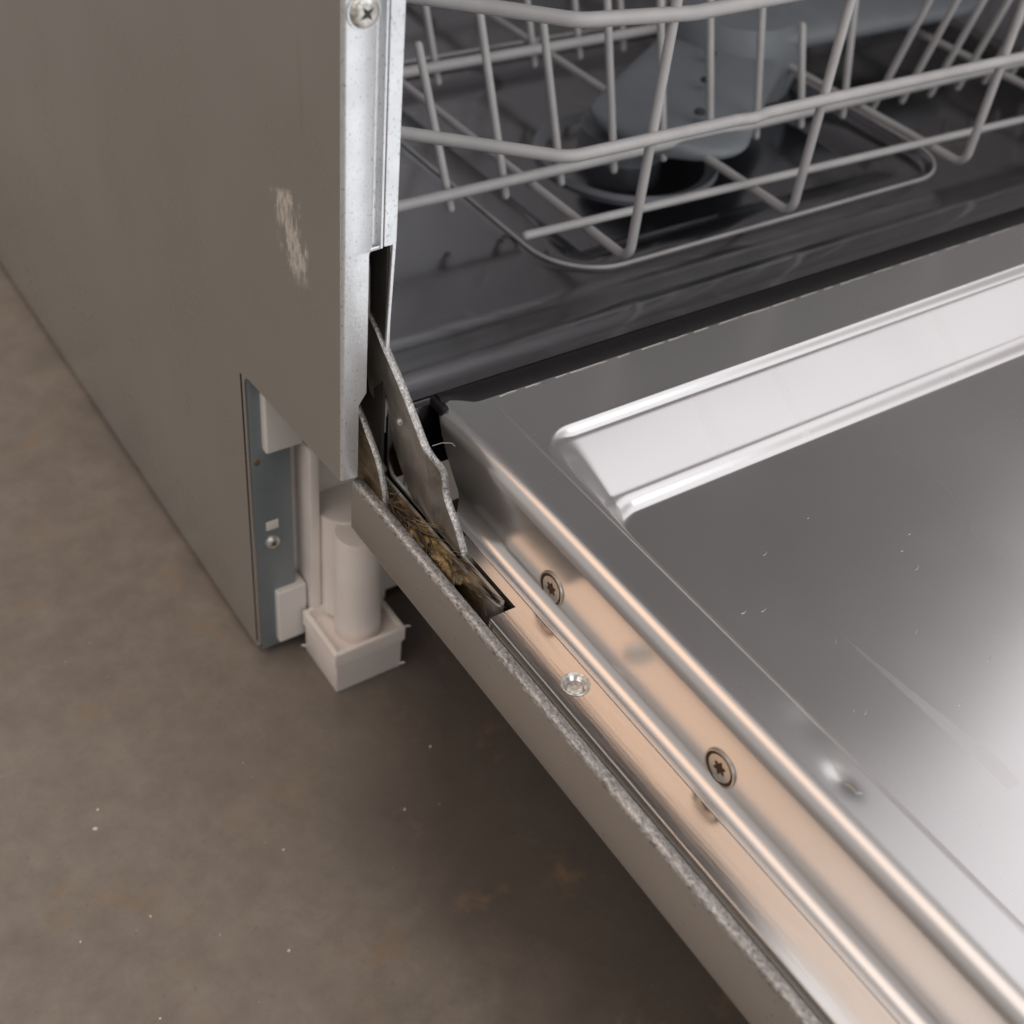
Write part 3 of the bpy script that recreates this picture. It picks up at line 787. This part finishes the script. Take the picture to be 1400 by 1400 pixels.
# packed grease
bm = bmesh.new(); rr = random.Random(11)
for k in range(150):
    y = .001-.052*rr.random(); x = .0105+.0050*rr.random() + (-y)*.05
    bmesh.ops.create_icosphere(bm, subdivisions=2, radius=.0008+.0012*rr.random(), matrix=Matrix.Translation((x, y, .1495+.0018*rr.random())) @ Matrix.Diagonal((1, 1.8, .6, 1)))
for v in bm.verts: v.co += Vector([(rr.random()-.5)*.0003 for _ in range(3)])
o = from_bm("packed_grease", bm, gunk, HG, angle=180)

# ------------------------------------------------------------------ lower dish basket
WS = .93
BK = empty("dish_basket", (.165, .06, .163), "grey coated wire dish basket standing in the dark steel tub behind the open door", "dish rack")
off = Vector(BK.location)
def T_(pts): return [Vector(p)-off for p in pts]
rw = .0021
def wire(name, pts, r, rad=0, seg=5, nseg=12):
    p = roundpts(pts, rad, seg) if rad else [Vector(q) for q in pts]
    return tube(name, T_(p), r*WS, wire_m, BK, nseg)
ZB = .165
for x, top in ((.1640, .34), (.2560, .34), (.3728, .34), (.487, .34)):
    xb = x
    wire("base_wire", [(x+.0015, .47, .34), (x+.0008, .47, ZB), (x+.0, .060, ZB), (x+.0015, .0598, .34)], .0022, [0, .012, .0065, 0], 7)
wire("cross_wire", [(.132, .0884, ZB+.004), (.56, .0740, ZB+.004)], .0020)
wire("cross_wire", [(.055, .1300, ZB+.0042), (.56, .1300, ZB+.0042)], .0026)
wire("cross_wire", [(.055, .2455, ZB+.0042), (.56, .2455, ZB+.0042)], .0030)
wire("cross_wire", [(.055, .36, ZB+.0042), (.56, .36, ZB+.0042)], .0026)
# rails: closed rounded loops around the basket
R1 = [(.0480, .1240, .219), (.1232, .0575, .219), (.2050, .0568, .219), (.2130, .0556, .219), (.2222, .0575, .2188), (.255, .0572, .2190), (.400, .0572, .2178), (.52, .0572, .2178), (.555, .10, .2178), (.555, .44, .218), (.52, .475, .218), (.10, .475, .218), (.045, .44, .218), (.040, .14, .219)]
def loop(name, pts, r, rads):
    p = roundpts(pts, rads, 6, closed=True); bm = bmesh.new(); tube_bm(bm, T_(p), r, 12, closed=True)
    return from_bm(name, bm, wire_m, BK, angle=60)
loop("rail", R1, .0024, [.02, .016, .004, .004, .004, .01, 0, .03, .03, .03, .03, .03, .03, .02])
R2 = [(.0480, .1360, .2655), (.1275, .0668, .2645), (.172, .0573, .2648), (.255, .0573, .266), (.52, .0573, .268), (.555, .10, .268), (.555, .44, .268), (.52, .475, .268), (.10, .475, .268), (.045, .44, .268), (.040, .15, .266)]
loop("rail", R2, .0027, [.02, .018, .01, 0, .03, .03, .03, .03, .03, .03, .02])
# tines
def tine(x, y0, z0, y1, z1, r=.0020): return wire("tine", [(x, y0, z0), (x, y1, z1)], r, nseg=10)
TI = [(.1233, .1634, .2199), (.1516, .1664, .240), (.1818, .1572, .2225), (.2119, .1562, .240), (.2416, .1558, .240), (.2710, .1555, .240), (.3012, .1516, .240), (.3323, .1466, .2064), (.3624, .1477, .235)]
for k, (x, y1, z1) in enumerate(TI): tine(x, .1315, .1615, y1, z1)
for k in range(8):
    x = .3861+.0228*k; tine(x, .1325, .1612, .1150, .236)
for k in range(12):
    x = .1882+.0299*k
    lean = .024 - .0013*k
    if x < .35: tine(x, .2475, .1600, .2475+lean*1.5, .236)
    else: tine(x, .2475, .1600, .236, .236)
for k in range(12): tine(.12+.034*k, .362, .1600, .375, .230)
for k in range(8): tine(.075, .16+.036*k, .1650, .36-.36+.16+.036*k, .225)

# ------------------------------------------------------------------ debris on the hinge and floor
DB = Vector((.014, -.02, .151))
bm = bmesh.new(); rr = random.Random(21)
def fibre(c, L, r, flat=1., curl=1.):
    p = Vector(c); a = rr.uniform(0, 6.28) if curl > .9 else rr.gauss(-1.57+.08, .13)
    pts = [p.copy()]; da = rr.uniform(-.5, .5)*curl
    for i in range(9):
        a += da+rr.uniform(-.25, .25)*curl
        p = p+Vector((math.cos(a), math.sin(a), rr.uniform(-.28, .25)*flat))*L/9
        p.x = min(max(p.x, .0097), .0138+max(0, -p.y-.01)*.12+.002*(p.z-.151)/.003); p.z = min(max(p.z, .1492), .1575)
        pts.append(p.copy())
    tube_bm(bm, [q-DB for q in pts], r, 5, taper=lambda f: 1-.5*f)
for k in range(150):
    u = rr.random(); y = .001-.050*u
    x = .0103+.0045*rr.random()+max(0, -y-.01)*.09
    fibre((x, y, .1502+.0032*rr.random()*(1 if y > -.03 else .5)), rr.uniform(.005, .014), rr.uniform(.00015, .00050), 1, .22+.8*(rr.random() < .14))
for k in range(22):
    y = .002-.014*rr.random(); fibre((.0097+.002*rr.random(), y, .1535+.003*rr.random()), rr.uniform(.003, .008), rr.uniform(.00009, .0002), 1, .6)
for k in range(16):
    fibre((.0150+.003*rr.random(), -.034-.022*rr.random(), .1525), rr.uniform(.010, .018), rr.uniform(.00008, .00016), .2, .15)
db = from_bm("straw_debris", bm, fibre_m, angle=180); db.location = DB
db['kind'] = 'stuff'; db['label'] = "tangle of brown straw and dry fibres caught in the door hinge slot"; db['category'] = "debris"
bm = bmesh.new()
tube_bm(bm, [(.0, .0, 0), (.0030, -.0008, .0006), (.0062, -.0012, -.0004), (.0070, -.0020, -.0014)], .00006, 6)
hb = from_bm("stray_bristle", bm, flake); hb.location = (.0168, -.0262, .1850)
hb['label'] = "tiny pale bristle poking out beside the bright hinge arm edge"; hb['category'] = "bristle"
# pale flakes on the floor
bm = bmesh.new(); rr = random.Random(2)
spots_ = [(-.0921, .0248, .0014), (-.0881, .0324, .0008), (-.0348, -.0198, .0008), (-.1129, -.0173, .0007), (-.0882, -.0205, .0008), (-.0517, -.0581, .0008), (.0142, -.0274, .0007), (.0391, -.0061, .0007), (-.121, -.06, .0008), (-.10, -.058, .0006), (-.07, -.04, .0005)]
for i in range(24): spots_.append((rr.uniform(-.16, .12), rr.uniform(-.10, .12), rr.uniform(.00012, .00028)))
for x, y, r in spots_:
    r *= .72
    k = 7; a0 = rr.random()*6
    top = [bm.verts.new((x+r*rr.uniform(.5, 1.3)*math.cos(a0+6.283*i/k), y+r*rr.uniform(.5, 1.3)*math.sin(a0+6.283*i/k), .0002+.0002*rr.random())) for i in range(k)]
    bot = [bm.verts.new((v.co.x, v.co.y, -.0001)) for v in top]
    bm.faces.new(top)
    for i in range(k): bm.faces.new((top[i], bot[i], bot[(i+1) % k], top[(i+1) % k]))
ff = from_bm("floor_flecks", bm, flake, smooth=False); ff['kind'] = 'stuff'; ff['label'] = "scattered pale flakes of grit on the brown concrete"; ff['category'] = "grit"
